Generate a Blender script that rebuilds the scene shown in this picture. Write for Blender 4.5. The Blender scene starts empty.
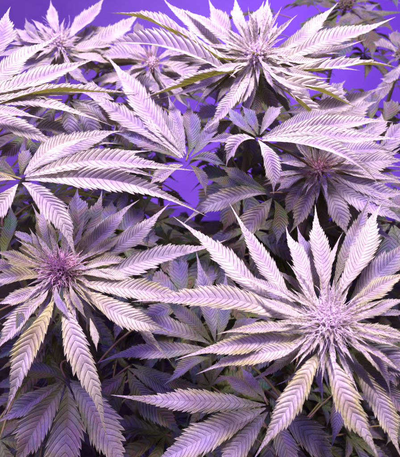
import bpy, math, random
from mathutils import Vector, Matrix

R = math.radians
rnd = random.Random(7)
scene = bpy.context.scene
COL = scene.collection

# ------------------------------------------------------------------ camera
CAM_Z, PITCH, FPX, W0, H0 = 1.38, 42.0, 412.0, 400.0, 457.0
cam_data = bpy.data.cameras.new('camera')
cam = bpy.data.objects.new('camera', cam_data)
COL.objects.link(cam)
cam.location = (0, 0, CAM_Z)
cam.rotation_euler = (R(90 - PITCH), 0, 0)
cam_data.sensor_fit = 'HORIZONTAL'
cam_data.sensor_width = 36.0
cam_data.lens = 36.0 * FPX / W0
cam_data.clip_start = 0.01
cam_data.clip_end = 60
cam_data.dof.use_dof = True
cam_data.dof.focus_distance = 0.50
cam_data.dof.aperture_fstop = 9.5
scene.camera = cam

# ------------------------------------------------------------------ light
world = bpy.data.worlds.new('World')
scene.world = world
world.use_nodes = True
wb = world.node_tree.nodes['Background']
wb.inputs[0].default_value = (0.42, 0.26, 1.0, 1)
wb.inputs[1].default_value = 0.08


def area_lamp(name, loc, target, size, power, color):
    d = bpy.data.lights.new(name, 'AREA')
    d.shape = 'SQUARE'
    d.size = size
    d.energy = power
    d.color = color
    o = bpy.data.objects.new(name, d)
    o.location = loc
    o.rotation_euler = (Vector(target) - Vector(loc)).to_track_quat('-Z', 'Y').to_euler()
    COL.objects.link(o)
    return o


area_lamp('grow_lamp', (0.10, 0.48, 2.55), (0, 0.50, 0.9), 0.36, 50, (1.0, 0.84, 0.93))
area_lamp('overhead_fill', (0.0, 0.55, 2.7), (0, 0.5, 0.9), 2.2, 8, (0.86, 0.66, 1.0))  # added soft fill, no real source; lifts the leaves underneath
area_lamp('violet_lamp', (0.75, 2.0, 1.75), (0.55, 2.9, 0.9), 0.5, 17, (0.44, 0.14, 1.0))
area_lamp('violet_side_fill', (-1.5, 0.1, 2.0), (0, 0.5, 0.9), 0.9, 25, (0.46, 0.25, 1.0))  # added violet fill for the shaded leaves, no real source

scene.view_settings.view_transform = 'Standard'
scene.view_settings.look = 'None'
scene.view_settings.exposure = 0.30
scene.view_settings.gamma = 1.0

# ------------------------------------------------------------------ unprojection
CAMP = Vector((0, 0, CAM_Z))
_p = R(PITCH)
FWD = Vector((0, math.cos(_p), -math.sin(_p)))
UPV = Vector((0, math.sin(_p), math.cos(_p)))
RGT = Vector((1, 0, 0))
UP = Vector((0, 0, 1))


def ray(px, py):
    return FWD + RGT * ((px - W0 / 2) / FPX) + UPV * ((H0 / 2 - py) / FPX)


def at(px, py, depth):
    return CAMP + ray(px, py) * depth


# ------------------------------------------------------------------ materials
def new_mat(name):
    m = bpy.data.materials.new(name)
    m.use_nodes = True
    nt = m.node_tree
    for n in list(nt.nodes):
        nt.nodes.remove(n)
    return m, nt


class NT:
    """tiny helper for node graphs"""
    def __init__(self, nt):
        self.nt = nt

    def n(self, t, **kw):
        nd = self.nt.nodes.new(t)
        for k, v in kw.items():
            setattr(nd, k, v)
        return nd

    def link(self, a, b):
        self.nt.links.new(a, b)

    def math(self, op, a, b=None, c=None, clamp=False):
        nd = self.n('ShaderNodeMath', operation=op, use_clamp=clamp)
        for i, v in enumerate((a, b, c)):
            if v is None:
                continue
            if isinstance(v, (int, float)):
                nd.inputs[i].default_value = v
            else:
                self.link(v, nd.inputs[i])
        return nd.outputs[0]

    def mix(self, f, a, b, blend='MIX'):
        nd = self.n('ShaderNodeMix', data_type='RGBA', blend_type=blend)
        nd.clamp_factor = True
        for s, v in ((0, f), (6, a), (7, b)):
            if isinstance(v, (int, float)):
                nd.inputs[s].default_value = v
            elif isinstance(v, tuple):
                nd.inputs[s].default_value = (*v, 1)
            else:
                self.link(v, nd.inputs[s])
        return nd.outputs[2]

    def ramp(self, f, stops):
        nd = self.n('ShaderNodeValToRGB')
        el = nd.color_ramp.elements
        while len(el) > len(stops):
            el.remove(el[-1])
        while len(el) < len(stops):
            el.new(0.5)
        for e, (p, c) in zip(el, stops):
            e.position = p
            e.color = (*c, 1)
        self.link(f, nd.inputs[0])
        return nd.outputs[0]

    def noise(self, vec, scale, detail=3, rough=0.55):
        nd = self.n('ShaderNodeTexNoise')
        nd.inputs['Scale'].default_value = scale
        nd.inputs['Detail'].default_value = detail
        nd.inputs['Roughness'].default_value = rough
        self.link(vec, nd.inputs['Vector'])
        return nd

    def smooth(self, v, lo, hi):
        nd = self.n('ShaderNodeMapRange', interpolation_type='SMOOTHSTEP')
        self.link(v, nd.inputs[0])
        nd.inputs[1].default_value = lo
        nd.inputs[2].default_value = hi
        return nd.outputs[0]


VEIN_F = 0.80


def leaf_material():
    m, nt = new_mat('hemp_leaf_blade')
    g = NT(nt)
    out = g.n('ShaderNodeOutputMaterial')
    tc = g.n('ShaderNodeTexCoord')
    uv = g.n('ShaderNodeSeparateXYZ')
    g.link(tc.outputs['UV'], uv.inputs[0])
    geo = g.n('ShaderNodeNewGeometry')
    pos = geo.outputs['Position']
    u, v = uv.outputs[0], uv.outputs[1]
    s = g.math('ABSOLUTE', g.math('MULTIPLY', g.math('SUBTRACT', u, 0.5), 2.0))
    f = g.math('FRACT', v)
    # distance to the side vein that runs to the tooth tip
    df = g.math('ABSOLUTE', g.math('SUBTRACT', f, VEIN_F))
    df = g.math('MINIMUM', df, g.math('SUBTRACT', 1.0, df))
    wob = g.noise(pos, 900, 2)
    vein = g.math('SUBTRACT', 1.0, g.smooth(g.math('ADD', df, g.math('MULTIPLY', g.math('SUBTRACT', wob.outputs[0], 0.5), 0.10)), 0.01, 0.085))
    df2 = g.math('ABSOLUTE', g.math('SUBTRACT', g.math('FRACT', g.math('ADD', g.math('MULTIPLY', v, 3.0), g.math('MULTIPLY', wob.outputs[0], 0.8))), 0.5))
    vein2 = g.math('SUBTRACT', 1.0, g.smooth(df2, 0.03, 0.20))
    mid = g.math('SUBTRACT', 1.0, g.smooth(s, 0.015, 0.07))
    edge = g.smooth(s, 0.86, 0.98)
    tint = g.n('ShaderNodeAttribute', attribute_type='OBJECT', attribute_name='tint').outputs['Fac']
    warm = g.n('ShaderNodeAttribute', attribute_type='OBJECT', attribute_name='warm').outputs['Fac']
    n1 = g.noise(pos, 38, 3)
    n2 = g.noise(pos, 16, 2)
    n3 = g.noise(pos, 1500, 3, 0.7)
    n4 = g.noise(pos, 260, 4, 0.6)
    # blade colour: frosted lavender (0) - violet shade painted in (0.5) - shaded dark green leaf (1)
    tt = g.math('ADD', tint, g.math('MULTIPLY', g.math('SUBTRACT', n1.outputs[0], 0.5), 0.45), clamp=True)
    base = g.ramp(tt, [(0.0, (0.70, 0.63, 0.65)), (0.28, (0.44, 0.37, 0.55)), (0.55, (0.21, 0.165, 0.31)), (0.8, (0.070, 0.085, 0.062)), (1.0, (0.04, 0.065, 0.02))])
    along = g.n('ShaderNodeAttribute', attribute_type='GEOMETRY', attribute_name='along').outputs['Fac']
    core = g.math('MULTIPLY', g.math('SUBTRACT', 1.0, g.smooth(s, 0.25, 0.85)), g.math('MULTIPLY', g.smooth(along, 0.15, 0.4), g.math('SUBTRACT', 1.0, g.smooth(along, 0.6, 0.95))))
    base = g.mix(g.math('MULTIPLY', core, g.smooth(n2.outputs[0], 0.35, 0.60)), base, g.mix(1.0, base, (0.74, 0.62, 1.0), 'MULTIPLY'))  # violet light reflected by the blade's middle, painted into its colour
    # lower leaves blotched olive, teal, rust, violet: uneven violet light painted in
    n5 = g.noise(pos, 21, 2)
    blot = g.ramp(n5.outputs[0], [(0.34, (0.02, 0.16, 0.22)), (0.42, (0.15, 0.09, 0.50)), (0.49, (0.24, 0.16, 0.44)), (0.54, (0.24, 0.24, 0.03)), (0.60, (0.34, 0.10, 0.16)), (0.67, (0.04, 0.17, 0.05))])
    base = g.mix(g.math('MULTIPLY', g.smooth(tt, 0.10, 0.40), 0.80), base, g.mix(0.55, g.mix(1.0, blot, (0.9, 0.9, 0.9), 'MULTIPLY'), base))
    young = g.math('MULTIPLY', g.smooth(tt, 0.12, 0.4), g.math('SUBTRACT', 1.0, g.smooth(g.math('ADD', along, g.math('MULTIPLY', g.math('SUBTRACT', n1.outputs[0], 0.5), 0.5)), 0.05, 0.5)))
    base = g.mix(g.math('MULTIPLY', young, 0.7), base, (0.13, 0.19, 0.03))
    gm = g.noise(pos, 9, 2)
    base = g.mix(g.math('MULTIPLY', g.smooth(gm.outputs[0], 0.42, 0.62), 0.40), base, g.mix(1.0, base, (0.84, 0.90, 0.66), 'MULTIPLY'))
    # olive / yellow cast in patches and towards the margin
    wf = g.math('MULTIPLY', warm, g.math('ADD', g.smooth(n2.outputs[0], 0.40, 0.62), g.math('MULTIPLY', g.math('ADD', g.smooth(s, 0.35, 1.0), g.math('SUBTRACT', 0.5, along)), 0.6)), clamp=True)
    base = g.mix(g.math('MULTIPLY', wf, g.math('ADD', 0.55, g.math('MULTIPLY', n4.outputs[0], 0.8)), clamp=True), base, g.mix(0.92, base, (0.70, 0.76, 0.24), 'MULTIPLY'))
    # veins, margin, frost
    vf = g.math('MULTIPLY', vein, g.math('MULTIPLY', g.smooth(s, 0.0, 0.25), g.math('ADD', 0.45, g.math('MULTIPLY', n1.outputs[0], 0.75))), clamp=True)
    base = g.mix(g.math('MULTIPLY', vein2, 0.30), base, g.mix(1.0, base, (0.60, 0.50, 0.62), 'MULTIPLY'))
    base = g.mix(vf, base, g.mix(1.0, base, (0.22, 0.13, 0.28), 'MULTIPLY'))
    base = g.mix(g.math('MULTIPLY', mid, 0.35), base, g.mix(1.0, base, (0.45, 0.36, 0.42), 'MULTIPLY'))
    base = g.mix(g.math('MULTIPLY', edge, g.math('SUBTRACT', 0.45, g.math('MULTIPLY', tt, 0.5), clamp=True)), base, (0.80, 0.74, 0.64))
    frost = g.math('MULTIPLY', g.smooth(n3.outputs[0], 0.55, 0.70), g.math('SUBTRACT', 0.55, g.math('MULTIPLY', tint, 0.4)), clamp=True)
    base = g.mix(g.math('MULTIPLY', frost, 0.75), base, (0.90, 0.86, 0.90))
    base = g.mix(g.math('MULTIPLY', g.smooth(n4.outputs[0], 0.42, 0.72), 0.55), base, g.mix(1.0, base, (0.58, 0.50, 0.60), 'MULTIPLY'))
    # underside: matt olive with raised pale veins
    und = g.mix(g.smooth(n1.outputs[0], 0.35, 0.7), (0.40, 0.41, 0.08), (0.22, 0.27, 0.06))
    und = g.mix(g.math('MULTIPLY', g.smooth(n4.outputs[0], 0.40, 0.70), 0.6), und, (0.20, 0.20, 0.04))
    und = g.mix(g.math('MULTIPLY', vein, 0.90), und, (0.12, 0.10, 0.015))
    und = g.mix(g.math('MULTIPLY', mid, 0.8), und, (0.52, 0.45, 0.30))
    und = g.mix(g.math('MULTIPLY', g.smooth(s, 0.72, 1.0), 0.7), und, (0.60, 0.55, 0.50))
    col = g.mix(geo.outputs['Backfacing'], base, und)
    bs = g.n('ShaderNodeBsdfPrincipled')
    g.link(col, bs.inputs['Base Color'])
    bs.inputs['Roughness'].default_value = 0.44
    bs.inputs['Specular IOR Level'].default_value = 0.45
    bmp = g.n('ShaderNodeBump')
    bmp.inputs['Strength'].default_value = 0.7
    bmp.inputs['Distance'].default_value = 0.0009
    n6 = g.noise(pos, 620, 3)
    h = g.math('SUBTRACT', g.math('ADD', g.math('MULTIPLY', g.math('ADD', n4.outputs[0], n6.outputs[0]), 0.75), g.math('MULTIPLY', n3.outputs[0], 0.7)), g.math('MULTIPLY', vein, 0.8))
    g.link(h, bmp.inputs['Height'])
    g.link(bmp.outputs[0], bs.inputs['Normal'])
    tr = g.n('ShaderNodeBsdfTranslucent')
    g.link(g.mix(0.65, col, (0.62, 0.62, 0.05)), tr.inputs[0])
    ms = g.n('ShaderNodeMixShader')
    ms.inputs[0].default_value = 0.20
    g.link(bs.outputs[0], ms.inputs[1])
    g.link(tr.outputs[0], ms.inputs[2])
    g.link(ms.outputs[0], out.inputs[0])
    return m


def simple_mat(name, c1, c2, scale, rough=0.6, bump=0.0, spec=0.3, transl=0.0):
    m, nt = new_mat(name)
    g = NT(nt)
    out = g.n('ShaderNodeOutputMaterial')
    geo = g.n('ShaderNodeNewGeometry')
    no = g.noise(geo.outputs['Position'], scale, 4, 0.6)
    col = g.mix(g.smooth(no.outputs[0], 0.3, 0.7), c1, c2)
    bs = g.n('ShaderNodeBsdfPrincipled')
    g.link(col, bs.inputs['Base Color'])
    bs.inputs['Roughness'].default_value = rough
    bs.inputs['Specular IOR Level'].default_value = spec
    if bump:
        b = g.n('ShaderNodeBump')
        b.inputs['Strength'].default_value = 0.6
        b.inputs['Distance'].default_value = bump
        g.link(no.outputs[0], b.inputs['Height'])
        g.link(b.outputs[0], bs.inputs['Normal'])
    if transl:
        tr = g.n('ShaderNodeBsdfTranslucent')
        g.link(col, tr.inputs[0])
        ms = g.n('ShaderNodeMixShader')
        ms.inputs[0].default_value = transl
        g.link(bs.outputs[0], ms.inputs[1])
        g.link(tr.outputs[0], ms.inputs[2])
        g.link(ms.outputs[0], out.inputs[0])
    else:
        g.link(bs.outputs[0], out.inputs[0])
    return m


M_LEAF = leaf_material()
M_STEM = simple_mat('green_stem', (0.16, 0.17, 0.05), (0.22, 0.15, 0.12), 60, 0.5, 0.0006)
M_PET = simple_mat('petiole_skin', (0.20, 0.20, 0.05), (0.26, 0.12, 0.14), 40, 0.45, 0.0003)
M_HAIR = {
    'white': simple_mat('pistil_white', (0.95, 0.86, 0.92), (0.92, 0.74, 0.88), 120, 0.45, 0, 0.4, 0.2),
    'pink': simple_mat('pistil_pink', (0.92, 0.52, 0.76), (0.93, 0.70, 0.85), 120, 0.45, 0, 0.4, 0.2),
    'red': simple_mat('pistil_red', (0.62, 0.22, 0.30), (0.66, 0.42, 0.52), 120, 0.45, 0, 0.4, 0.2),
}
M_CALYX = simple_mat('calyx_frosted', (0.84, 0.72, 0.82), (0.62, 0.48, 0.58), 420, 0.6, 0.0005, 0.4, 0.1)
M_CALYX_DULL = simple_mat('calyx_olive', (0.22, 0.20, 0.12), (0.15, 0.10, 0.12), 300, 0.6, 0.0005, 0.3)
M_CALYX_ROSE = simple_mat('calyx_rose', (0.66, 0.40, 0.56), (0.42, 0.26, 0.34), 420, 0.6, 0.0005, 0.3, 0.1)
M_SHADE_GROUND = simple_mat('shade_ground_dark', (0.018, 0.013, 0.011), (0.04, 0.03, 0.024), 90, 0.9, 0.004, 0.1)
M_FLOOR = simple_mat('floor_sheet', (0.15, 0.06, 0.40), (0.12, 0.05, 0.35), 3, 0.5, 0.001, 0.3)
M_WALL = simple_mat('wall_sheet', (0.27, 0.13, 0.58), (0.21, 0.09, 0.50), 2, 0.5, 0.001, 0.3)


# ------------------------------------------------------------------ mesh helpers
def add_along(me, uvs):
    at_ = me.attributes.new('along', 'FLOAT', 'POINT')
    at_.data.foreach_set('value', [w[2] for w in uvs])


def link_mesh(name, verts, faces, mat, parent=None, origin=None, uvs=None, smooth=True):
    """verts in world space; the object's origin goes to ORIGIN"""
    o0 = origin if origin is not None else Vector((0, 0, 0))
    me = bpy.data.meshes.new(name)
    me.from_pydata([v - o0 for v in verts], [], faces)
    if uvs is not None:
        ul = me.uv_layers.new(name='UVMap')
        for lp in me.loops:
            ul.data[lp.index].uv = uvs[lp.vertex_index][:2]
        add_along(me, uvs)
    if smooth:
        me.polygons.foreach_set('use_smooth', [True] * len(me.polygons))
    me.materials.append(mat)
    ob = bpy.data.objects.new(name, me)
    COL.objects.link(ob)
    if parent is not None:
        ob.parent = parent
        ob.location = o0 - WORLD[parent.name]
    else:
        ob.location = o0
    WORLD[ob.name] = o0.copy()
    return ob


WORLD = {}


def empty(name, loc, label, cat, group=None):
    o = bpy.data.objects.new(name, None)
    COL.objects.link(o)
    o.location = loc
    o.empty_display_size = 0.05
    o['label'] = label
    o['category'] = cat
    if group:
        o['group'] = group
    WORLD[o.name] = Vector(loc)
    return o


PROFILE = [(0, .05), (.06, .22), (.13, .50), (.22, .78), (.32, .95), (.41, 1.0), (.51, .92), (.61, .71), (.70, .48), (.79, .27), (.87, .13), (.94, .06), (1, 0.0)]


def profile(t):
    for (a, x), (b, y) in zip(PROFILE, PROFILE[1:]):
        if t <= b:
            k = (t - a) / (b - a)
            return x + (y - x) * k
    return 0.0


TOOTH = [(0.0, .83), (.14, .90), (.30, .955), (.46, .99), (.62, 1.015), (.74, 1.04), (.82, 1.06), (.90, .94)]
S_COLS = [-1, -.82, -.55, -.28, -.06, 0, .06, .28, .55, .82, 1]


def bez(p0, p1, p2, t):
    return p0 * (1 - t) ** 2 + p1 * (2 * t * (1 - t)) + p2 * t * t


def blade_mesh(B, M, T, width, nref, roll=0.0, fold=18.0, curl=0.0, twist=0.0, teeth=None, quilt=1.0, rr=None, wave=1.6):
    """serrated leaflet blade along a curve B -> M -> T (M lies on the curve). Returns verts, faces, uvs."""
    rr = rr or rnd
    C1 = M * 2 - (B + T) * 0.5
    L = (M - B).length + (T - M).length
    if teeth is None:
        teeth = max(11, min(30, int(round(L / max(width, 1e-4) * (3.4 if quilt > 1.2 else 5.2) * rr.uniform(.88, 1.15)))))
    n = nref.normalized()
    verts, faces, uvs = [], [], []
    hw = width * 0.5
    ph = rr.random() * 6.28
    ph2 = rr.random() * 6.28
    sway = rr.uniform(-.035, .035)
    droop = rr.uniform(-.02, .10)
    jit = [rr.uniform(.86, 1.10) for _ in range(2 * teeth + 6)]
    warp = [0.0] + [rr.uniform(-.17, .17) for _ in range(teeth - 1)] + [0.0, 0.0]
    rows = []
    for k in range(teeth):
        for f, m_ in TOOTH:
            rows.append((k, f, m_))
    rows.append((teeth, 0.0, 1.0))
    slant = 1.08
    for (k, f, m_) in rows:
        v = k + f
        t = min(1.0, max(0.0, v + warp[k] * (1 - f) + warp[k + 1] * f) / teeth)
        d = (C1 - B) * (2 * (1 - t)) + (T - C1) * (2 * t)
        d.normalize()
        P = bez(B, C1, T, t)
        P = P + d.cross(n) * (math.sin(math.pi * t) * math.sin(t * 5 + ph) * L * sway) - n * (L * droop * t ** 3)
        side = d.cross(n)
        if side.length < 1e-5:
            side = d.orthogonal()
        side.normalize()
        nn = side.cross(d).normalized()
        a = R(roll + twist * (t - .4) * 2)
        sd = side * math.cos(a) + nn * math.sin(a)
        nl = nn * math.cos(a) - side * math.sin(a)
        pw = profile(t) * hw
        tooth_amt = 1.0 if 0.07 < t < 0.93 else 0.25
        for s in S_COLS:
            sg = 1 if s >= 0 else -1
            q = abs(s)
            mm = 1 + (m_ * jit[min(k * 2 + (sg > 0), len(jit) - 1)] - 1) * tooth_amt * max(0.0, (q - .5) / .5)
            lat = q * pw * mm
            # quilting: the tissue bulges between the side veins
            df = abs(f - VEIN_F)
            df = min(df, 1 - df)
            bulge = 1 - math.exp(-(df / 0.17) ** 1.5)
            z = quilt * 0.034 * pw * 2 * bulge * math.sin(math.pi * min(1, q * .86 + .06)) * 1.0
            z += curl * q * q * pw
            z += wave * 0.05 * pw * math.sin(t * 9 + ph + sg) * q + wave * 0.03 * pw * math.sin(t * 17 + ph2 + 2 * sg) * q
            fo = R(fold)
            fwd = slant * lat * (.5 + .65 * q)
            # keep the slant from overshooting the tip
            fwd = min(fwd, (1 - t) * L * 0.85)
            p = P + d * fwd + sd * (sg * lat * math.cos(fo)) + nl * (lat * math.sin(fo) + z)
            verts.append(p)
            uvs.append(((s + 1) * 0.5, v + 0.0, t))
    nc = len(S_COLS)
    for i in range(len(rows) - 1):
        for j in range(nc - 1):
            a0 = i * nc + j
            # winding so the front face looks along +nref
            faces.append((a0, a0 + nc, a0 + nc + 1, a0 + 1))
    # orientation check on the widest quad
    qi = faces[(len(rows) // 2) * (nc - 1) + 5]
    e1 = verts[qi[1]] - verts[qi[0]]
    e2 = verts[qi[3]] - verts[qi[0]]
    dmid = (T - B).normalized()
    sm = dmid.cross(n).normalized()
    nm = sm.cross(dmid)
    nl = nm * math.cos(R(roll)) - sm * math.sin(R(roll))
    if e1.cross(e2).dot(nl) < 0:
        faces = [tuple(reversed(q)) for q in faces]
    return verts, faces, uvs


def tube(path, radii, sides=6, vs=None, fs=None):
    vs = [] if vs is None else vs
    fs = [] if fs is None else fs
    st = len(vs)
    prev = None
    for i, p in enumerate(path):
        if i == 0:
            d = path[1] - path[0]
        elif i == len(path) - 1:
            d = path[-1] - path[-2]
        else:
            d = path[i + 1] - path[i - 1]
        d = d.normalized()
        if prev is None:
            x = d.orthogonal().normalized()
        else:
            x = prev - d * prev.dot(d)
            x = x.normalized() if x.length > 1e-6 else d.orthogonal().normalized()
        prev = x
        y = d.cross(x)
        for k in range(sides):
            a = 2 * math.pi * k / sides
            vs.append(p + (x * math.cos(a) + y * math.sin(a)) * radii[i])
    for i in range(len(path) - 1):
        for k in range(sides):
            a = st + i * sides + k
            b = st + i * sides + (k + 1) % sides
            fs.append((a, b, b + sides, a + sides))
    fs.append(tuple(st + k for k in reversed(range(sides))))
    e = st + (len(path) - 1) * sides
    fs.append(tuple(e + k for k in range(sides)))
    return vs, fs


# ------------------------------------------------------------------ setting
def sheet(name, corners, mat, nx=24, ny=24, amp=0.004):
    a, b, c, d = [Vector(p) for p in corners]
    vs, fs = [], []
    nrm = (b - a).cross(d - a).normalized()
    for j in range(ny + 1):
        for i in range(nx + 1):
            u, v = i / nx, j / ny
            p = (a * (1 - u) + b * u) * (1 - v) + (d * (1 - u) + c * u) * v
            vs.append(p + nrm * amp * math.sin(u * 23 + v * 7) * math.cos(v * 19))
    for j in range(ny):
        for i in range(nx):
            k = j * (nx + 1) + i
            fs.append((k, k + 1, k + nx + 2, k + nx + 1))
    o = link_mesh(name, vs, fs, mat)
    o['kind'] = 'structure'
    return o


sheet('floor', [(-4, -2, 0), (4, -2, 0), (4, 1.7, 0), (-4, 1.7, 0)], M_FLOOR, amp=0.0)


def coved_wall():
    """pale sheet that sweeps up from the floor into the back wall"""
    prof = [(1.7 + 1.2 * math.sin(R(a)), 1.2 - 1.2 * math.cos(R(a))) for a in range(0, 91, 6)] + [(2.9, 1.6), (2.9, 2.2), (2.9, 3.2)]
    vs, fs = [], []
    nx = 32
    for j, (y, z) in enumerate(prof):
        for i in range(nx + 1):
            vs.append(Vector((-4 + 8 * i / nx, y, z)))
    for j in range(len(prof) - 1):
        for i in range(nx):
            k = j * (nx + 1) + i
            fs.append((k, k + 1, k + nx + 2, k + nx + 1))
    o = link_mesh('wall', vs, fs, M_WALL)
    o['kind'] = 'structure'


coved_wall()


def shade_ground():  # added dark ground sheet, stands in for the shade under the canopy
    rs = random.Random(5)
    nx, ny = 90, 70
    vs, fs = [], []
    for j in range(ny + 1):
        for i in range(nx + 1):
            x, y = -1.5 + 3.0 * i / nx, -.6 + 2.2 * j / ny
            e = min(i, nx - i, j, ny - j) / 3
            z = -.004 if e == 0 else .03 * min(1, e) + rs.uniform(0, .014)
            vs.append(Vector((x, y, z)))
    for j in range(ny):
        for i in range(nx):
            k = j * (nx + 1) + i
            fs.append((k, k + 1, k + nx + 2, k + nx + 1))
    o = link_mesh('shade_ground', vs, fs, M_SHADE_GROUND)
    o['kind'] = 'structure'


shade_ground()

# ------------------------------------------------------------------ plants
GROUP = 'hemp plants growing under the violet lamp'


class Plant:
    def __init__(self, bud_px, depth, label, tilt=0.55, lean=(0, 0), stem_r=0.006):
        self.depth = depth
        self.top = at(bud_px[0], bud_px[1], depth)
        toc = (CAMP - self.top).normalized()
        self.n = (UP * (1 - tilt) + toc * tilt).normalized()
        self.base = Vector((self.top.x + lean[0], self.top.y + lean[1], 0.0))
        self.root = empty('hemp_plant', self.base, label, 'hemp plant', GROUP)
        self.px = bud_px
        # main stem
        a, b = self.base, self.top
        path, rad = [], []
        for i in range(15):
            t = i / 14
            p = a.lerp(b, t) + Vector((math.sin(t * 7 + depth * 30) * .006, math.cos(t * 6) * .006, 0)) * math.sin(math.pi * t)
            path.append(p)
            rad.append(stem_r * (1.5 - .9 * t) * (1.12 if i % 3 == 0 else 1.0))
        path[0] = a - Vector((0, 0, 0.01))
        path[-1] = b - self.n * 0.004
        self.path = path
        vs, fs = tube(path, rad, 10)
        link_mesh('stem', vs, fs, M_STEM, self.root, self.base)

    def plane_depth(self, px, py, H, n):
        r = ray(px, py)
        den = r.dot(n)
        d = (H - CAMP).dot(n) / den if abs(den) > 0.15 else 1e9
        dh = (H - CAMP).dot(FWD)
        return max(dh * 0.72, min(dh * 1.35, d))

    def stem_near(self, p):
        """a point on the stem a little below P"""
        z = p.z - 0.02
        best = min(self.path, key=lambda q: abs(q.z - z))
        return best


def px_len(pts):
    return sum(math.hypot(b[0] - a[0], b[1] - a[1]) for a, b in zip(pts, pts[1:]))


def leaflet(parent, plant, hub, n, pts, w, tint=0.0, warm=0.0, dd=0.12, roll=0.0, fold=18.0, arch=0.05, base_dd=0.0, name='leaf',
            curl=0.0, twist=None, under=False, quilt=1.0, off=0.0):
    """pts: pixel path base -> (middle) -> tip on the photograph; depths come from the plant's own leaf plane"""
    pts = list(pts)
    if len(pts) == 2:
        (x0, y0), (x1, y1) = pts
        pts = [pts[0], ((x0 + x1) / 2, (y0 + y1) / 2), pts[1]]
    hd = (hub - CAMP).dot(FWD)
    lp = px_len(pts)
    Lm = lp * hd / FPX
    ds = [plant.plane_depth(x, y, hub, n) + off for x, y in pts]
    ds[0] += base_dd * Lm
    ds[1] += dd * .30 * Lm - arch * Lm
    ds[2] += dd * Lm
    P = [at(x, y, d) for (x, y), d in zip(pts, ds)]
    wm = w * ds[1] / FPX * 0.91
    if under:
        # folded like a keel and seen from the side: the near half shows its olive back
        dx = pts[2][0] - pts[0][0]
        sgn = 1 if dx > 0 else -1
        roll = sgn * (28 if roll == 0 else roll)
        fold = 52
        twist = 0.0
        quilt = 2.2
        wm *= 1.55
    if twist is None:
        twist = rnd.uniform(-24, 24)
    vs, fs, uv = blade_mesh(P[0], P[1], P[2], wm, n, roll + rnd.uniform(-6, 6), fold + rnd.uniform(-7, 7), curl + rnd.uniform(-.22, .12), twist, quilt=quilt)
    o = link_mesh(name, vs, fs, M_LEAF, parent, P[0], uv)
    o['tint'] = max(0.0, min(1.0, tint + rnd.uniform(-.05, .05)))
    o['warm'] = max(0.0, min(1.0, warm + rnd.uniform(-.08, .08)))
    return o


def leaves(plant, rows, **common):
    for r in rows:
        kw = dict(common)
        if len(r) > 2:
            kw.update(r[2])
        leaflet(plant.root, plant, plant.top, plant.n, r[0], r[1], **kw)


def fan(plant, hub_px, depth, rows, tilt=0.6, stalk=None, **common):
    hub = at(hub_px[0], hub_px[1], depth)
    toc = (CAMP - hub).normalized()
    n = (UP * (1 - tilt) + toc * tilt).normalized()
    s = plant.stem_near(hub - Vector((0, 0, .03)))
    mid = (s + hub) * .5 + Vector((0, 0, .012))
    if stalk is not None:
        mid = at(stalk[0], stalk[1], depth + .02)
    path = [bez(s, mid, hub, i / 10) for i in range(11)]
    vs, fs = tube(path, [.0021 - .0008 * i / 10 for i in range(11)], 8)
    pet = link_mesh('fan_leaf', vs, fs, M_PET, plant.root, hub)
    for r in rows:
        kw = dict(common)
        if len(r) > 2:
            kw.update(r[2])
        leaflet(pet, plant, hub, n, r[0], r[1], name='leaflet', **kw)
    return pet


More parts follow.
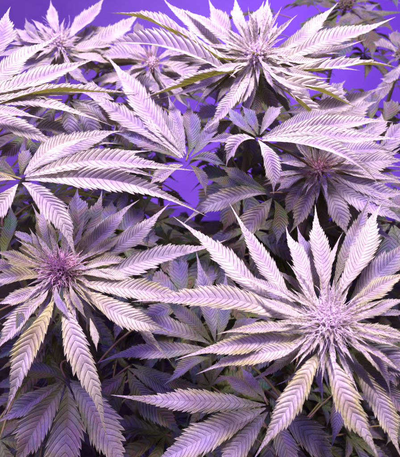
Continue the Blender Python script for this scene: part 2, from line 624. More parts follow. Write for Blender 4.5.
def bud(plant, r_px, n_hair, hair_px, kind, n_sugar, sugar_px, tint=0.0, warm=0.0, tall=1.0, sugar_w=0.17, hair_r=0.00042, seed=1, calyx=None):
    """flower cluster: swollen calyxes, hair-like pistils and small sugar leaves round it"""
    rr = random.Random(seed)
    mpp = plant.depth / FPX
    rad = r_px * mpp
    ax = plant.n
    x = ax.orthogonal().normalized()
    y = ax.cross(x)
    c = plant.top
    vs, fs = [], []
    seeds = []
    N = 70
    for i in range(N):
        ph = i * 2.39996
        e = math.acos(1 - (i + .5) / N * .95)
        dirv = (x * math.cos(ph) + y * math.sin(ph)) * math.sin(e) + ax * math.cos(e)
        p = c + (x * math.cos(ph) + y * math.sin(ph)) * (math.sin(e) * rad * .75) + ax * (math.cos(e) * rad * tall * .8)
        seeds.append((p, dirv))
        ln = rad * rr.uniform(.38, .55)
        d2 = (dirv + ax * .4 + Vector((rr.uniform(-.3, .3), rr.uniform(-.3, .3), rr.uniform(-.3, .3)))).normalized()
        path = [p - d2 * ln * .5 + d2 * ln * t for t in (0, .2, .45, .7, .88, 1)]
        tube(path, [ln * k for k in (.10, .24, .28, .20, .10, .02)], 7, vs, fs)
    b = link_mesh('bud', vs, fs, calyx or M_CALYX, plant.root, c)
    vs, fs = [], []
    for i in range(n_hair):
        p, dv = seeds[rr.randrange(len(seeds))]
        ln = hair_px * mpp * rr.uniform(.45, 1.15)
        d = (dv + ax * rr.uniform(-.1, .5) + Vector((rr.uniform(-.5, .5), rr.uniform(-.5, .5), rr.uniform(-.5, .5)))).normalized()
        bend = Vector((rr.uniform(-1, 1), rr.uniform(-1, 1), rr.uniform(-1, 1))) * 0.8
        kink = Vector((rr.uniform(-1, 1), rr.uniform(-1, 1), rr.uniform(-1, 1))) * 0.10 * ln
        path, rs = [], []
        for k in range(8):
            t = k / 7
            path.append(p + d * (ln * t) + bend * (ln * t * t * .6) + kink * math.sin(t * 7))
            rs.append(hair_r * (1.15 - .85 * t))
        tube(path, rs, 5, vs, fs)
    link_mesh('pistils', vs, fs, M_HAIR[kind], b, c)
    for i in range(n_sugar):
        ph = i * 2.39996 + .4
        k = (i + .5) / n_sugar
        el = R(72 - 68 * k)
        rdir = x * math.cos(ph) + y * math.sin(ph)
        d = (rdir * math.cos(el) + ax * math.sin(el)).normalized()
        ln = sugar_px * mpp * (0.40 + .70 * k) * rr.uniform(.6, 1.25)
        ph += rr.uniform(-.5, .5)
        el += R(rr.uniform(-12, 12))
        rdir = x * math.cos(ph) + y * math.sin(ph)
        d = (rdir * math.cos(el) + ax * math.sin(el)).normalized()
        B = c + rdir * rad * (.25 + .3 * k) + ax * rad * .35 * (1 - k)
        T = B + d * ln - UP * ln * .12 * k + rdir.cross(ax) * ln * rr.uniform(-.18, .18)
        Mp = (B + T) * .5 + ax * ln * .06
        nl = (ax * math.cos(el) - rdir * math.sin(el))
        v_, f_, uv = blade_mesh(B, Mp, T, ln * sugar_w * rr.uniform(.85, 1.2), nl, rr.uniform(-15, 15), 28, 0.0, rr.uniform(-20, 20), teeth=9, rr=rr)
        o = link_mesh('sugar_leaf', v_, f_, M_LEAF, b, B, uv)
        o['tint'] = max(0.0, tint + rr.uniform(-.03, .08))
        o['warm'] = warm
    return b


def extra(plant, n, rx, ry, w, tint, warm, seed, a0=0, a1=360, off=.03):
    """narrow second-rank leaflets between the main ones"""
    q = random.Random(seed)
    bx, by = plant.px
    for i in range(n):
        a = R(a0 + (a1 - a0) * (i + q.uniform(.15, .85)) / n)
        k = q.uniform(.65, 1.05)
        c, sn = math.cos(a), math.sin(a)
        p0 = (bx + c * rx * .13, by - sn * ry * .13)
        p2 = (bx + c * rx * k, by - sn * ry * k)
        b = q.uniform(-.10, .10)
        p1 = ((p0[0] + p2[0]) / 2 - sn * rx * b, (p0[1] + p2[1]) / 2 - c * ry * b)
        leaflet(plant.root, plant, plant.top, plant.n, [p0, p1, p2], w * q.uniform(.75, 1.15), tint=tint + q.uniform(-.08, .15), warm=warm, dd=q.uniform(0, .3), off=off * q.uniform(.6, 1.6))


# ---- front right plant -------------------------------------------------------
PA = Plant((328, 324), 0.42, 'large hemp plant at lower right with a bright white hairy bud in open leaves', lean=(.0, .01))
leaves(PA, [
    ([(293, 303), (264, 262), (229, 203)], 22, dict(dd=.05)),
    ([(280, 314), (228, 262), (170, 211)], 25, dict(dd=.02, arch=.08)),
    ([(325, 298), (321, 252), (315, 204)], 23, dict(dd=-.05)),
    ([(336, 300), (361, 248), (383, 201)], 27, dict(dd=-.03, warm=0.32)),
    ([(335, 285), (352, 238), (375, 187)], 19, dict(tint=.30, off=.03)),
    ([(318, 302), (298, 262), (286, 221)], 20, dict()),
    ([(320, 296), (308, 260), (297, 225)], 19, dict(tint=.25, off=.02)),
    ([(345, 308), (376, 290), (412, 270)], 22, dict(warm=0.55)),
    ([(350, 300), (378, 272), (418, 228)], 30, dict(tint=.32, off=.03)),
    ([(346, 320), (376, 308), (412, 298)], 15, dict(tint=.1, warm=0.38)),
    ([(346, 330), (378, 330), (412, 338)], 16, dict(warm=0.38)),
    ([(345, 340), (374, 358), (393, 397)], 15, dict(dd=.3, warm=0.38, arch=.1)),
    ([(322, 350), (350, 400), (381, 466)], 30, dict(dd=.18, warm=1.00, arch=.10, quilt=1.5)),
    ([(321, 350), (292, 398), (252, 462)], 28, dict(dd=.18, warm=1.00, arch=.10, quilt=1.5)),
    ([(312, 344), (258, 354), (193, 373)], 21, dict(dd=.15, warm=0.78, arch=.08)),
    ([(308, 336), (242, 343), (172, 359)], 21, dict(dd=.12, warm=0.72, arch=.08)),
    ([(306, 325), (215, 299), (132, 303)], 27, dict(dd=.10, warm=0.44, arch=.10)),
    ([(308, 332), (262, 327), (216, 335)], 13, dict(dd=.0, warm=0.72, off=-.015)),
    ([(314, 308), (272, 288), (228, 273)], 12, dict(dd=-.05, off=-.015, warm=0.27)),
    ([(312, 320), (280, 308), (252, 292)], 12, dict(dd=-.05, off=-.015)),
    ([(355, 360), (378, 404), (404, 462)], 27, dict(tint=.12, warm=0.72, off=.05)),
    ([(336, 378), (338, 412), (331, 449)], 16, dict(tint=.55, warm=1.00, off=.04, arch=0)),
    ([(352, 338), (384, 356), (425, 386)], 32, dict(tint=.38, off=.05)),
    ([(350, 345), (382, 385), (418, 430)], 26, dict(tint=.40, off=.07)),
], warm=.28)
bud(PA, 18, 560, 19, 'white', 92, 58, warm=0.44, seed=3, hair_r=.00048, sugar_w=.115, tall=1.25)
extra(PA, 24, 110, 98, 12, .22, .45, 61)
fan(PA, (268, 405), 0.50, [
    ([(266, 405), (195, 402), (110, 395)], 25, dict(dd=.0, warm=0.67)),
    ([(266, 408), (208, 436), (140, 470)], 35, dict(warm=0.72)),
    ([(268, 412), (242, 440), (212, 480)], 30, dict(warm=0.61, tint=.2)),
    ([(264, 402), (242, 386), (218, 375)], 16, dict(tint=.5, warm=0.84)),
    ([(267, 400), (252, 382), (240, 366)], 12, dict(tint=.4)),
    ([(270, 412), (282, 440), (296, 482)], 26, dict(tint=.45, warm=0.49)),
    ([(272, 408), (305, 432), (342, 470)], 34, dict(tint=.42, warm=0.84)),
], tint=.22, quilt=.6, stalk=(250, 370))
fan(PA, (214, 346), 0.56, [
    ([(212, 350), (155, 350), (96, 364)], 20, dict(tint=.35)),
    ([(210, 344), (170, 326), (134, 310)], 23, dict(tint=.35)),
    ([(212, 342), (188, 318), (160, 296)], 18, dict(tint=.6, warm=0.61)),
    ([(215, 341), (207, 300), (196, 250)], 24, dict(tint=.35)),
    ([(218, 341), (224, 308), (226, 268)], 20, dict(tint=.40)),
    ([(221, 343), (240, 328), (262, 318)], 16, dict(tint=.5)),
    ([(210, 358), (188, 366), (163, 385)], 15, dict(tint=.55, warm=0.95, dd=.2)),
], quilt=.75, stalk=(260, 360))

# ---- left plant -----------------------------------------------------------------
PB = Plant((62, 272), 0.49, 'left hemp plant with a pink haired bud and yellowish green leaf bases')
leaves(PB, [
    ([(82, 266), (130, 238), (170, 203)], 21, dict(tint=.15)),
    ([(78, 278), (150, 264), (229, 238)], 27, dict(tint=.08)),
    ([(76, 283), (140, 291), (205, 302)], 25, dict(warm=0.61)),
    ([(74, 260), (104, 230), (140, 200)], 20, dict(tint=.22)),
    ([(76, 264), (102, 248), (127, 231)], 14, dict(tint=.15, warm=0.49, off=-.01)),
    ([(56, 258), (45, 236), (34, 213)], 17, dict(tint=.75, warm=0.72, off=.03)),
    ([(70, 256), (76, 220), (77, 184)], 26, dict(tint=.6, off=.05)),
    ([(74, 256), (92, 224), (102, 190)], 22, dict(tint=.5, off=.05)),
    ([(48, 268), (22, 260), (-8, 250)], 18, dict(warm=1.00)),
    ([(48, 277), (18, 276), (-14, 282)], 20, dict(warm=1.00)),
    ([(50, 284), (25, 295), (-8, 304)], 19, dict(warm=0.61)),
    ([(44, 268), (32, 254), (20, 238)], 18, dict(tint=.85, warm=0.38, off=.03)),
    ([(2, 262), (8, 230), (10, 200)], 16, dict(tint=1.0, warm=1.00, off=.05)),
    ([(54, 298), (32, 348), (1, 420)], 28, dict(warm=1.00, dd=.25, arch=.12, quilt=1.4)),
    ([(64, 300), (82, 356), (108, 444)], 28, dict(warm=0.44, dd=.25, arch=.12, quilt=1.4)),
    ([(48, 294), (22, 318), (-10, 356)], 22, dict(warm=0.38, dd=.2)),
    ([(18, 306), (20, 320), (18, 337)], 12, dict(tint=.45, warm=1.00)),
    ([(76, 290), (124, 312), (174, 334)], 27, dict(warm=0.55, dd=.1)),
    ([(78, 295), (132, 320), (173, 362)], 15, dict(warm=0.27, off=.02)),
    ([(90, 318), (94, 334), (97, 352)], 9, dict(warm=0.72)),
    ([(56, 286), (60, 304), (72, 322)], 9, dict(off=-.02, tint=.2)),
    ([(70, 284), (76, 302), (87, 318)], 9, dict(off=-.02, tint=.15, warm=0.61)),
    ([(48, 290), (40, 300), (26, 308)], 9, dict(off=-.02, warm=0.72)),
    ([(80, 274), (112, 274), (142, 282)], 13, dict(off=-.01, warm=0.49)),
    ([(80, 270), (108, 262), (140, 258)], 13, dict(off=-.01, warm=0.72)),
])
bud(PB, 14, 380, 14, 'pink', 64, 46, tint=.08, warm=0.78, seed=5, hair_r=.0007, sugar_w=.12, tall=1.4, calyx=M_CALYX_ROSE)
extra(PB, 24, 92, 82, 11, .25, .6, 62)
fan(PB, (66, 378), 0.60, [
    ([(63, 376), (44, 372), (20, 372)], 20, dict(tint=.95, warm=0.72)),
    ([(62, 381), (34, 401), (-8, 424)], 25, dict(tint=.45, warm=0.49)),
    ([(64, 384), (42, 420), (6, 478)], 37, dict(tint=.40, warm=.5)),
    ([(67, 386), (67, 432), (62, 500)], 42, dict(tint=.38, warm=.6)),
    ([(70, 383), (98, 420), (136, 486)], 40, dict(tint=.32, warm=.3)),
    ([(70, 380), (92, 392), (112, 398)], 18, dict(tint=.6)),
], quilt=.5, stalk=(48, 350))
fan(PB, (130, 366), 0.66, [
    ([(128, 368), (160, 385), (190, 402)], 22, dict(tint=.55)),
    ([(128, 370), (150, 404), (190, 440)], 28, dict(tint=.8)),
    ([(124, 372), (112, 384), (92, 396)], 22, dict(tint=.4, warm=0.49)),
    ([(132, 364), (170, 380), (205, 388)], 16, dict(tint=.7)),
    ([(126, 364), (112, 350), (104, 336)], 18, dict(tint=.9)),
    ([(126, 376), (112, 410), (104, 446)], 24, dict(tint=.8)),
])

# ---- top centre plant ------------------------------------------------------------
PC = Plant((256, 56), 0.60, 'tall white frosted hemp plant at top centre with spiky horizontal leaves', tilt=.5)
leaves(PC, [
    ([(248, 46), (241, 22), (233, -6)], 16),
    ([(252, 46), (256, 24), (264, 0)], 16),
    ([(260, 46), (266, 22), (268, -10)], 15),
    ([(266, 48), (272, 36), (278, 21)], 11),
    ([(240, 52), (222, 28), (208, -8)], 24, dict(off=.03, tint=.05)),
    ([(236, 54), (194, 28), (162, -6)], 20, dict(off=.02)),
    ([(248, 50), (212, 26), (182, 6)], 13, dict()),
    ([(238, 68), (168, 30), (105, 2)], 20, dict(under=True, roll=30)),
    ([(236, 78), (165, 46), (96, 43)], 22, dict(under=True, roll=5)),
    ([(246, 60), (205, 57), (160, 54)], 9, dict(under=True)),
    ([(246, 70), (195, 82), (142, 99)], 13, dict(under=True)),
    ([(246, 74), (230, 102), (202, 130)], 17, dict(dd=.2)),
    ([(254, 74), (245, 92), (225, 111)], 14, dict(dd=.2)),
    ([(248, 63), (230, 67), (207, 71)], 10, dict(off=-.02)),
    ([(272, 66), (338, 38), (396, 17)], 23, dict(warm=.1)),
    ([(268, 54), (308, 32), (338, 3)], 19),
    ([(268, 74), (338, 66), (404, 60)], 18, dict(under=True)),
    ([(268, 60), (300, 60), (331, 57)], 9, dict(off=-.02)),
    ([(266, 76), (314, 91), (363, 109)], 16, dict(under=True, dd=.2)),
    ([(262, 76), (302, 106), (345, 142)], 16, dict(under=True, dd=.25)),
    ([(268, 66), (300, 74), (326, 74)], 10, dict(off=-.02)),
    ([(266, 70), (290, 84), (312, 88)], 10, dict(off=-.02)),
    ([(285, 112), (335, 104), (391, 84)], 23, dict(tint=.1, off=.05)),
    ([(256, 80), (268, 98), (276, 118)], 16, dict(tint=.45, warm=.4, off=.03)),
    ([(246, 80), (256, 100), (250, 124)], 14, dict(tint=.6, warm=.6, off=.03)),
])
extra(PC, 26, 118, 66, 10, .05, .1, 63, 150, 390)
extra(PC, 12, 80, 75, 16, .42, .4, 64, 190, 350, .05)
bud(PC, 15, 170, 11, 'white', 60, 46, seed=8, sugar_w=.13)

# ---- right plant -------------------------------------------------------------
PD = Plant((318, 170), 0.62, 'right hemp plant with a small reddish pink bud beneath long lavender leaves')
leaves(PD, [
    ([(310, 180), (296, 196), (281, 219)], 17, dict(tint=.3, warm=.7)),
    ([(316, 182), (306, 205), (289, 233)], 20, dict(tint=.22, warm=.7)),
    ([(306, 176), (292, 180), (276, 191)], 15, dict(tint=.3, warm=.6)),
    ([(322, 182), (336, 205), (349, 238)], 25, dict(tint=.2, warm=.35)),
    ([(310, 166), (294, 160), (277, 154)], 16, dict(tint=.6, warm=.2)),
    ([(310, 160), (290, 148), (270, 142)], 14, dict(tint=.7, warm=.2)),
    ([(330, 160), (365, 162), (410, 160)], 26, dict(tint=.12)),
    ([(330, 172), (368, 188), (410, 190)], 24, dict(tint=.12)),
    ([(328, 178), (366, 204), (412, 226)], 22, dict(tint=.16)),
    ([(330, 174), (370, 196), (405, 208)], 17, dict(tint=.1)),
    ([(326, 180), (358, 216), (402, 246)], 24, dict(tint=.3, off=.03)),
    ([(332, 168), (366, 174), (404, 178)], 14, dict(off=-.01)),
    ([(318, 182), (322, 206), (322, 232)], 18, dict(tint=.7, off=.04)),
    ([(332, 162), (362, 148), (398, 152)], 18, dict(tint=.15)),
    ([(345, 150), (372, 132), (382, 112)], 22, dict(tint=.2, off=.05)),
    ([(372, 160), (392, 140), (405, 118)], 24, dict(tint=.2, off=.05)),
])
extra(PD, 28, 100, 64, 10, .14, .2, 65, -75, 60, .02)
extra(PD, 12, 60, 60, 13, .5, .5, 66, 100, 300, .03)
bud(PD, 10, 190, 13, 'red', 36, 44, tint=.2, warm=.35, seed=11, hair_r=.00046, calyx=M_CALYX_ROSE)
fan(PD, (258, 139), 0.55, [
    ([(255, 139), (236, 143), (226, 167)], 18, dict(dd=.2, arch=.14)),
    ([(258, 140), (270, 162), (274, 194)], 21, dict(dd=.2, arch=.12)),
    ([(262, 141), (332, 150), (386, 184)], 20, dict(warm=.0, arch=.12, roll=14)),
    ([(262, 138), (330, 124), (398, 117)], 25, dict()),
    ([(262, 140), (335, 134), (404, 141)], 20, dict()),
    ([(262, 137), (300, 122), (340, 106)], 20, dict(tint=.2)),
    ([(254, 138), (228, 140), (198, 140)], 12, dict(tint=.3, warm=.4)),
    ([(256, 136), (240, 122), (226, 104)], 14, dict(tint=.35)),
    ([(258, 135), (252, 120), (240, 102)], 14, dict(tint=.5)),
    ([(260, 135), (270, 118), (284, 104)], 16, dict(tint=.2)),
], stalk=(290, 150))
fan(PD, (236, 118), 0.70, [
    ([(234, 120), (216, 132), (196, 150)], 20, dict(tint=.55, warm=.4)),
    ([(236, 122), (232, 142), (222, 164)], 20, dict(tint=.65, warm=.3)),
    ([(239, 122), (248, 142), (250, 166)], 18, dict(tint=.75)),
    ([(232, 116), (212, 112), (192, 116)], 18, dict(tint=.4)),
    ([(242, 118), (264, 120), (288, 130)], 18, dict(tint=.5)),
    ([(232, 112), (220, 98), (204, 86)], 18, dict(tint=.3)),
    ([(240, 112), (250, 96), (254, 82)], 16, dict(tint=.5, warm=.5)),
], stalk=(300, 140))
fan(PD, (238, 182), 0.74, [
    ([(236, 184), (216, 192), (194, 208)], 24, dict(tint=.85)),
    ([(237, 186), (232, 208), (222, 232)], 24, dict(tint=.8, warm=.4)),
    ([(240, 186), (250, 208), (254, 232)], 22, dict(tint=.9)),
    ([(242, 183), (264, 188), (290, 200)], 22, dict(tint=.85)),
    ([(234, 180), (214, 174), (194, 176)], 20, dict(tint=.8)),
    ([(240, 178), (252, 160), (268, 148)], 22, dict(tint=.85, warm=.3)),
    ([(236, 178), (226, 160), (220, 142)], 20, dict(tint=.8)),
], quilt=.6, stalk=(300, 190))
fan(PD, (392, 222), 0.68, [
    ([(390, 224), (374, 234), (356, 248)], 24, dict(tint=.5)),
    ([(392, 226), (390, 248), (384, 270)], 26, dict(tint=.55)),
    ([(394, 225), (404, 244), (412, 264)], 24, dict(tint=.5)),
    ([(388, 221), (370, 216), (350, 218)], 20, dict(tint=.6)),
    ([(395, 221), (410, 222), (424, 230)], 20, dict(tint=.5)),
    ([(393, 218), (398, 202), (408, 188)], 20, dict(tint=.4)),
], quilt=.6, stalk=(350, 215))
fan(PB, (188, 304), 0.68, [
    ([(186, 303), (166, 286), (144, 268)], 24, dict(tint=.48, warm=.2)),
    ([(188, 301), (180, 276), (178, 250)], 24, dict(tint=.55)),
    ([(185, 306), (162, 312), (140, 326)], 22, dict(tint=.6)),
    ([(191, 302), (204, 280), (220, 262)], 22, dict(tint=.6)),
    ([(184, 303), (158, 296), (130, 300)], 20, dict(tint=.7)),
], quilt=.6, stalk=(130, 320))
fan(PB, (118, 244), 0.70, [
    ([(118, 242), (130, 222), (146, 206)], 24, dict(tint=.5)),
    ([(119, 244), (140, 238), (164, 238)], 24, dict(tint=.5)),
    ([(116, 242), (110, 220), (112, 198)], 22, dict(tint=.6)),
    ([(119, 246), (138, 256), (158, 262)], 22, dict(tint=.6)),
    ([(114, 243), (98, 226), (88, 208)], 20, dict(tint=.7)),
], quilt=.6, stalk=(90, 270))
fan(PD, (318, 120), 0.72, [
    ([(316, 122), (296, 126), (276, 138)], 20, dict(tint=.4)),
    ([(316, 118), (304, 102), (298, 82)], 20, dict(tint=.2)),
    ([(320, 116), (330, 98), (346, 80)], 22, dict(tint=.25)),
    ([(322, 119), (348, 112), (378, 100)], 24, dict(tint=.12)),
    ([(322, 122), (346, 132), (372, 146)], 22, dict(tint=.2)),
    ([(318, 124), (322, 142), (330, 160)], 18, dict(tint=.5)),
], stalk=(318, 150))
fan(PD, (270, 193), 0.62, [
    ([(266, 194), (226, 198), (181, 225)], 24, dict(tint=.25, warm=.6)),
    ([(272, 198), (258, 216), (238, 240)], 27, dict(tint=.3, warm=.6)),
    ([(266, 190), (242, 178), (214, 162)], 16, dict(tint=.75, warm=.5)),
    ([(266, 192), (232, 184), (204, 178)], 16, dict(tint=.8, warm=.3)),
    ([(274, 200), (280, 220), (276, 246)], 18, dict(tint=.8, warm=.4)),
], stalk=(296, 190))

# ---- hub of long leaves at the middle --------------------------------------------
PG = Plant((152, 64), 0.80, 'pale hemp plant behind the left of centre with a rosy small bud', tilt=.5)
leaves(PG, [
    ([(148, 62), (122, 54), (96, 56)], 20, dict(tint=.05)),
    ([(150, 58), (128, 44), (104, 42)], 16, dict(tint=.1)),
    ([(156, 62), (184, 72), (206, 90)], 18, dict(tint=.1)),
    ([(150, 70), (152, 84), (160, 98)], 13, dict(tint=.1)),
    ([(156, 70), (170, 84), (190, 96)], 14, dict(tint=.15)),
    ([(146, 68), (128, 78), (112, 92)], 16, dict(tint=.2)),
    ([(142, 44), (139, 32), (137, 19)], 12, dict(tint=.3, warm=.3, off=.05)),
    ([(168, 46), (172, 32), (170, 20)], 10, dict(tint=.4, off=.06)),
    ([(158, 58), (176, 52), (200, 50)], 14, dict(tint=.1)),
])
extra(PG, 26, 80, 48, 14, .12, .2, 67, 160, 380, .03)
bud(PG, 8, 60, 11, 'red', 22, 26, tint=.1, warm=.2, seed=15, hair_r=.0004)
fan(PG, (186, 161), 0.60, [
    ([(183, 158), (142, 104), (103, 50)], 27, dict(tint=.03)),
    ([(181, 158), (132, 118), (72, 86)], 24, dict(tint=.05)),
    ([(180, 159), (146, 142), (112, 132)], 18, dict(tint=.4, warm=.4)),
    ([(184, 156), (164, 124), (140, 88)], 22, dict(tint=.2)),
    ([(186, 154), (176, 124), (168, 92)], 18, dict(tint=.25)),
    ([(188, 155), (192, 128), (188, 96)], 20, dict(tint=.4)),
    ([(190, 157), (208, 136), (218, 108)], 18, dict(tint=.45)),
    ([(183, 165), (166, 172), (148, 187)], 17, dict(tint=.15, warm=.3)),
    ([(190, 165), (200, 176), (206, 196)], 13, dict(tint=.5, warm=.5)),
    ([(190, 160), (208, 158), (228, 166)], 14, dict(tint=.55, warm=.3)),
], stalk=(200, 130))

# ---- left edge plant -----------------------------------------------------------
PF = Plant((-55, 110), 0.50, 'hemp plant mostly outside the left edge reaching long white drooping leaves inward', tilt=.5)
leaves(PF, [
    ([(-22, 78), (-4, 40), (10, 1)], 30, dict(tint=.15)),
    ([(-30, 92), (16, 66), (62, 33)], 24, dict(tint=.05)),
    ([(-30, 98), (36, 78), (101, 54)], 25, dict()),
    ([(-30, 102), (40, 93), (108, 85)], 22, dict()),
    ([(-20, 112), (64, 92), (152, 89)], 12, dict(under=True)),
    ([(-30, 106), (40, 103), (115, 122)], 17, dict()),
    ([(-40, 112), (12, 124), (68, 153)], 23, dict(dd=.2)),
    ([(-30, 110), (8, 112), (46, 119)], 12, dict(off=-.02)),
    ([(-20, 88), (20, 84), (58, 74)], 18, dict(tint=.05, off=.03)),
], off=0.0)
bud(PF, 14, 60, 16, 'white', 12, 34, seed=19)
fan(PF, (21, 179), 0.43, [
    ([(25, 180), (110, 181), (212, 213)], 27, dict(roll=-10, arch=.05, dd=.0)),
    ([(25, 179), (98, 170), (168, 178)], 17, dict(off=.012, arch=.05)),
    ([(25, 178), (92, 158), (152, 150)], 19, dict(off=.02, tint=.05)),
    ([(24, 175), (66, 150), (118, 143)], 18, dict(off=.03, tint=.1)),
    ([(25, 177), (108, 163), (200, 166)], 23, dict(arch=.08, dd=.02)),
    ([(24, 174), (55, 148), (96, 135)], 21, dict(tint=.05)),
    ([(26, 176), (75, 142), (125, 128)], 24, dict(tint=.1, off=.03)),
    ([(22, 183), (50, 206), (78, 262)], 27, dict(dd=.1, arch=.10, quilt=1.15)),
    ([(18, 184), (4, 202), (-10, 222)], 23, dict(dd=.1, quilt=1.15)),
    ([(16, 180), (-4, 178), (-26, 184)], 14, dict(warm=.5)),
    ([(20, 174), (24, 160), (30, 148)], 14, dict(tint=.5, warm=.4)),
    ([(16, 176), (4, 168), (-14, 162)], 14, dict(tint=.7, warm=.6)),
], stalk=(-8, 170))
fan(PF, (118, 104), 0.66, [
    ([(116, 106), (104, 124), (98, 150)], 24, dict(tint=.35)),
    ([(120, 107), (124, 126), (126, 152)], 26, dict(tint=.3)),
    ([(122, 106), (140, 120), (152, 140)], 24, dict(tint=.35)),
    ([(112, 104), (92, 112), (76, 126)], 18, dict(tint=.45)),
    ([(124, 102), (146, 100), (168, 108)], 20, dict(tint=.3)),
    ([(114, 100), (96, 92), (80, 84)], 18, dict(tint=.2)),
    ([(122, 98), (140, 86), (158, 82)], 18, dict(tint=.2)),
], stalk=(60, 110))
fan(PF, (28, 132), 0.56, [
    ([(28, 136), (34, 154), (42, 174)], 16, dict(tint=.75, warm=.4)),
    ([(24, 134), (14, 146), (-2, 158)], 18, dict(tint=.6)),
    ([(32, 134), (48, 144), (62, 160)], 18, dict(tint=.5)),
    ([(32, 130), (52, 128), (70, 134)], 16, dict(tint=.3)),
], stalk=(-10, 128))
fan(PF, (62, 100), 0.62, [
    ([(56, 104), (48, 124), (46, 148)], 20, dict(tint=.5)),
    ([(64, 104), (69, 126), (70, 152)], 25, dict(tint=.3)),
    ([(70, 102), (88, 122), (92, 148)], 22, dict(tint=.35)),
    ([(72, 100), (100, 112), (124, 128)], 22, dict(tint=.3)),
    ([(54, 102), (34, 116), (22, 138)], 16, dict(tint=.5)),
], stalk=(20, 96), off=.0)

# ---- back plants ------------------------------------------------------------------
PH = Plant((60, 46), 0.78, 'small hemp plant at the upper left with a shaggy upright pale bud', tilt=.4)
leaves(PH, [
    ([(60, 36), (53, 18), (50, -4)], 13),
    ([(68, 40), (86, 18), (106, -10)], 18),
    ([(44, 44), (32, 32), (25, 16)], 12, dict(tint=.3, warm=.4)),
    ([(52, 40), (42, 28), (30, 16)], 8),
    ([(78, 42), (88, 34), (91, 22)], 12, dict(tint=.25, off=.03)),
    ([(78, 46), (112, 34), (143, 9)], 22, dict(tint=.05, off=.03)),
    ([(50, 44), (32, 38), (14, 26)], 16, dict(tint=.1)),
    ([(50, 50), (32, 50), (10, 52)], 12, dict(tint=.05)),
    ([(70, 50), (90, 46), (118, 44)], 16),
    ([(70, 54), (92, 58), (112, 60)], 14, dict(warm=.2)),
    ([(56, 56), (46, 66), (42, 80)], 15, dict(tint=.2, warm=.3)),
    ([(64, 58), (72, 70), (84, 78)], 14, dict(tint=.2, warm=.3)),
])
extra(PH, 30, 68, 46, 12, .14, .3, 68, 150, 390, .03)
extra(PH, 10, 56, 30, 14, .18, .3, 69, 120, 200, .03)
bud(PH, 11, 110, 13, 'white', 30, 26, tint=.02, warm=.2, tall=1.3, seed=23)

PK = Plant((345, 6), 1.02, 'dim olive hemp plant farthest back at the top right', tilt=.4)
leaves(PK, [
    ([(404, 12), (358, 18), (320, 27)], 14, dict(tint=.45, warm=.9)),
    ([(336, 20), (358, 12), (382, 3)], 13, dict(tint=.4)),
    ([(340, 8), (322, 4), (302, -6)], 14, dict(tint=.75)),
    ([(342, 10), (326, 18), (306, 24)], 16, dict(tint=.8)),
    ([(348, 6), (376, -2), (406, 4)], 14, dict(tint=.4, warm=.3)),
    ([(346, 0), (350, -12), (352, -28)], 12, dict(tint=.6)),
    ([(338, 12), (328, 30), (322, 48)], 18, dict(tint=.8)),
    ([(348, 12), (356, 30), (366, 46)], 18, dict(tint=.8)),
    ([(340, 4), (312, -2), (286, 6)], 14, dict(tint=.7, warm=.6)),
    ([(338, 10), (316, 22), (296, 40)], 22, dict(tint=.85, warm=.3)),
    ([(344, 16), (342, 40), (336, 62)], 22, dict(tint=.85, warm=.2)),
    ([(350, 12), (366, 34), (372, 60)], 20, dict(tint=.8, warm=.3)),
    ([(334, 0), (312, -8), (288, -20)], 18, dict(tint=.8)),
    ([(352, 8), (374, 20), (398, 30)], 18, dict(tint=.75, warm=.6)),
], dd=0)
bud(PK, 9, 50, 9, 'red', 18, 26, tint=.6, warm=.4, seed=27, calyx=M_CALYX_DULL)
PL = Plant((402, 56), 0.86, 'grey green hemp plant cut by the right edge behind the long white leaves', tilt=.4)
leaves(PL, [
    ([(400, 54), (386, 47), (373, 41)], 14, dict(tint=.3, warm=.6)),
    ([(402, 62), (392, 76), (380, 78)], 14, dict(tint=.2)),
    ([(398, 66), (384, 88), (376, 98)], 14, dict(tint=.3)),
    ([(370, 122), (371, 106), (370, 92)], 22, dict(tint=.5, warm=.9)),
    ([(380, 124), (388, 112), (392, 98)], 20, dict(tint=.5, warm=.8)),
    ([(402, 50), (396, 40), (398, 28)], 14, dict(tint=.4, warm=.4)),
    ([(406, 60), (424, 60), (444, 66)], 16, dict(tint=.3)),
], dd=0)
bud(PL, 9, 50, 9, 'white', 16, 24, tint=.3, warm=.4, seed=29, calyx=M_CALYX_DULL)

# ------------------------------------------------------------------ lower foliage
# older fan leaves lower on every stem; one leaf of seven leaflets is made, then copied
proto_pet = None


def build_proto():
    root = PA.root
    hub = Vector((0, 0, 0))
    vs, fs = tube([Vector((0, -.07, -.02)), Vector((0, -.035, -.006)), hub], [.0016, .0014, .0012], 6)
    WORLD['__none'] = Vector((0, 0, 0))
    parts = []
    angs = [-128, -84, -42, 0, 42, 84, 128]
    lens = [.045, .085, .115, .125, .115, .085, .045]
    rr = random.Random(99)
    for a, l in zip(angs, lens):
        d = Vector((math.sin(R(a)), math.cos(R(a)), -.10))
        T = d * l
        M = d * l * .5 + Vector((0, 0, .008))
        parts.append(blade_mesh(hub, M, T, l * .22 + .004, UP, rr.uniform(-8, 8), 14, 0, rr.uniform(-15, 15), teeth=13, rr=rr))
    return (vs, fs), parts


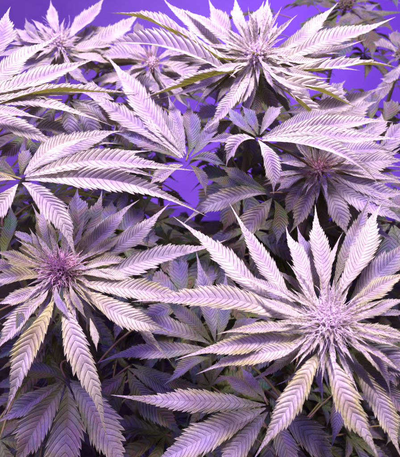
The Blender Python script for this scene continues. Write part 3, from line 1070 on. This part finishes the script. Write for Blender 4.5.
(pv, pf), pparts = build_proto()
pet_me = bpy.data.meshes.new('fan_leaf')
pet_me.from_pydata(pv, [], pf)
pet_me.materials.append(M_PET)
leaf_mes = []
for v_, f_, u_ in pparts:
    me = bpy.data.meshes.new('leaflet')
    me.from_pydata(v_, [], f_)
    ul = me.uv_layers.new(name='UVMap')
    for lp in me.loops:
        ul.data[lp.index].uv = u_[lp.vertex_index][:2]
    add_along(me, u_)
    me.polygons.foreach_set('use_smooth', [True] * len(me.polygons))
    me.materials.append(M_LEAF)
    leaf_mes.append(me)

rr = random.Random(1234)
LOWEST = {PA: .66, PB: .74, PF: .66, PC: .72, PD: .74, PG: .80, PH: .84, PK: 1.0, PL: .92}


def low_leaf(plant, hub, az, tilt, sc, tint, warm):
    o = bpy.data.objects.new('fan_leaf', pet_me)
    COL.objects.link(o)
    o.parent = plant.root
    o.location = hub - plant.base
    o.rotation_euler = (R(tilt), R(rr.uniform(-18, 18)), az)
    o.scale = (sc, sc, sc)
    for me in leaf_mes:
        c = bpy.data.objects.new('leaflet', me)
        COL.objects.link(c)
        c.parent = o
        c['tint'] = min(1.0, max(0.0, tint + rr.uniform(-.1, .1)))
        c['warm'] = warm
    return o


for plant, count, spread in ((PA, 40, .20), (PB, 38, .18), (PC, 44, .22), (PD, 46, .22), (PG, 44, .24), (PF, 30, .24), (PH, 26, .22), (PK, 26, .26), (PL, 14, .16)):
    for i in range(count):
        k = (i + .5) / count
        az = i * 2.39996 + rr.uniform(-.3, .3)
        q = plant.top
        z = q.z - (-.03 if plant is PK else .05 if plant in (PG, PH) else .085) - .30 * k
        rad = spread * rr.uniform(.25, 1.0)
        s = min(plant.path, key=lambda p: abs(p.z - z))
        hub = Vector((s.x + math.cos(az) * rad, s.y + math.sin(az) * rad, z))
        # keep the old leaves well below the younger ones
        need = LOWEST.get(plant, plant.depth + .16)
        for _ in range(12):
            if (hub - CAMP).dot(FWD) < need + .02:
                hub.z -= .03
        # two openings in the canopy let the floor show
        v = hub - CAMP
        hx, hy = W0 / 2 + FPX * v.dot(RGT) / v.dot(FWD), H0 / 2 - FPX * v.dot(UPV) / v.dot(FWD)
        if math.hypot(hx - 184, hy - 190) < 37 or math.hypot(hx - 14, hy - 150) < 24:
            continue
        low_leaf(plant, hub, az - math.pi / 2, rr.uniform(-30, 0), rr.uniform(.8, 1.15), .58 + .42 * min(1, 1.8 * k), rr.uniform(.2, .95))  # darker tint further down: canopy shade put into the leaf colour
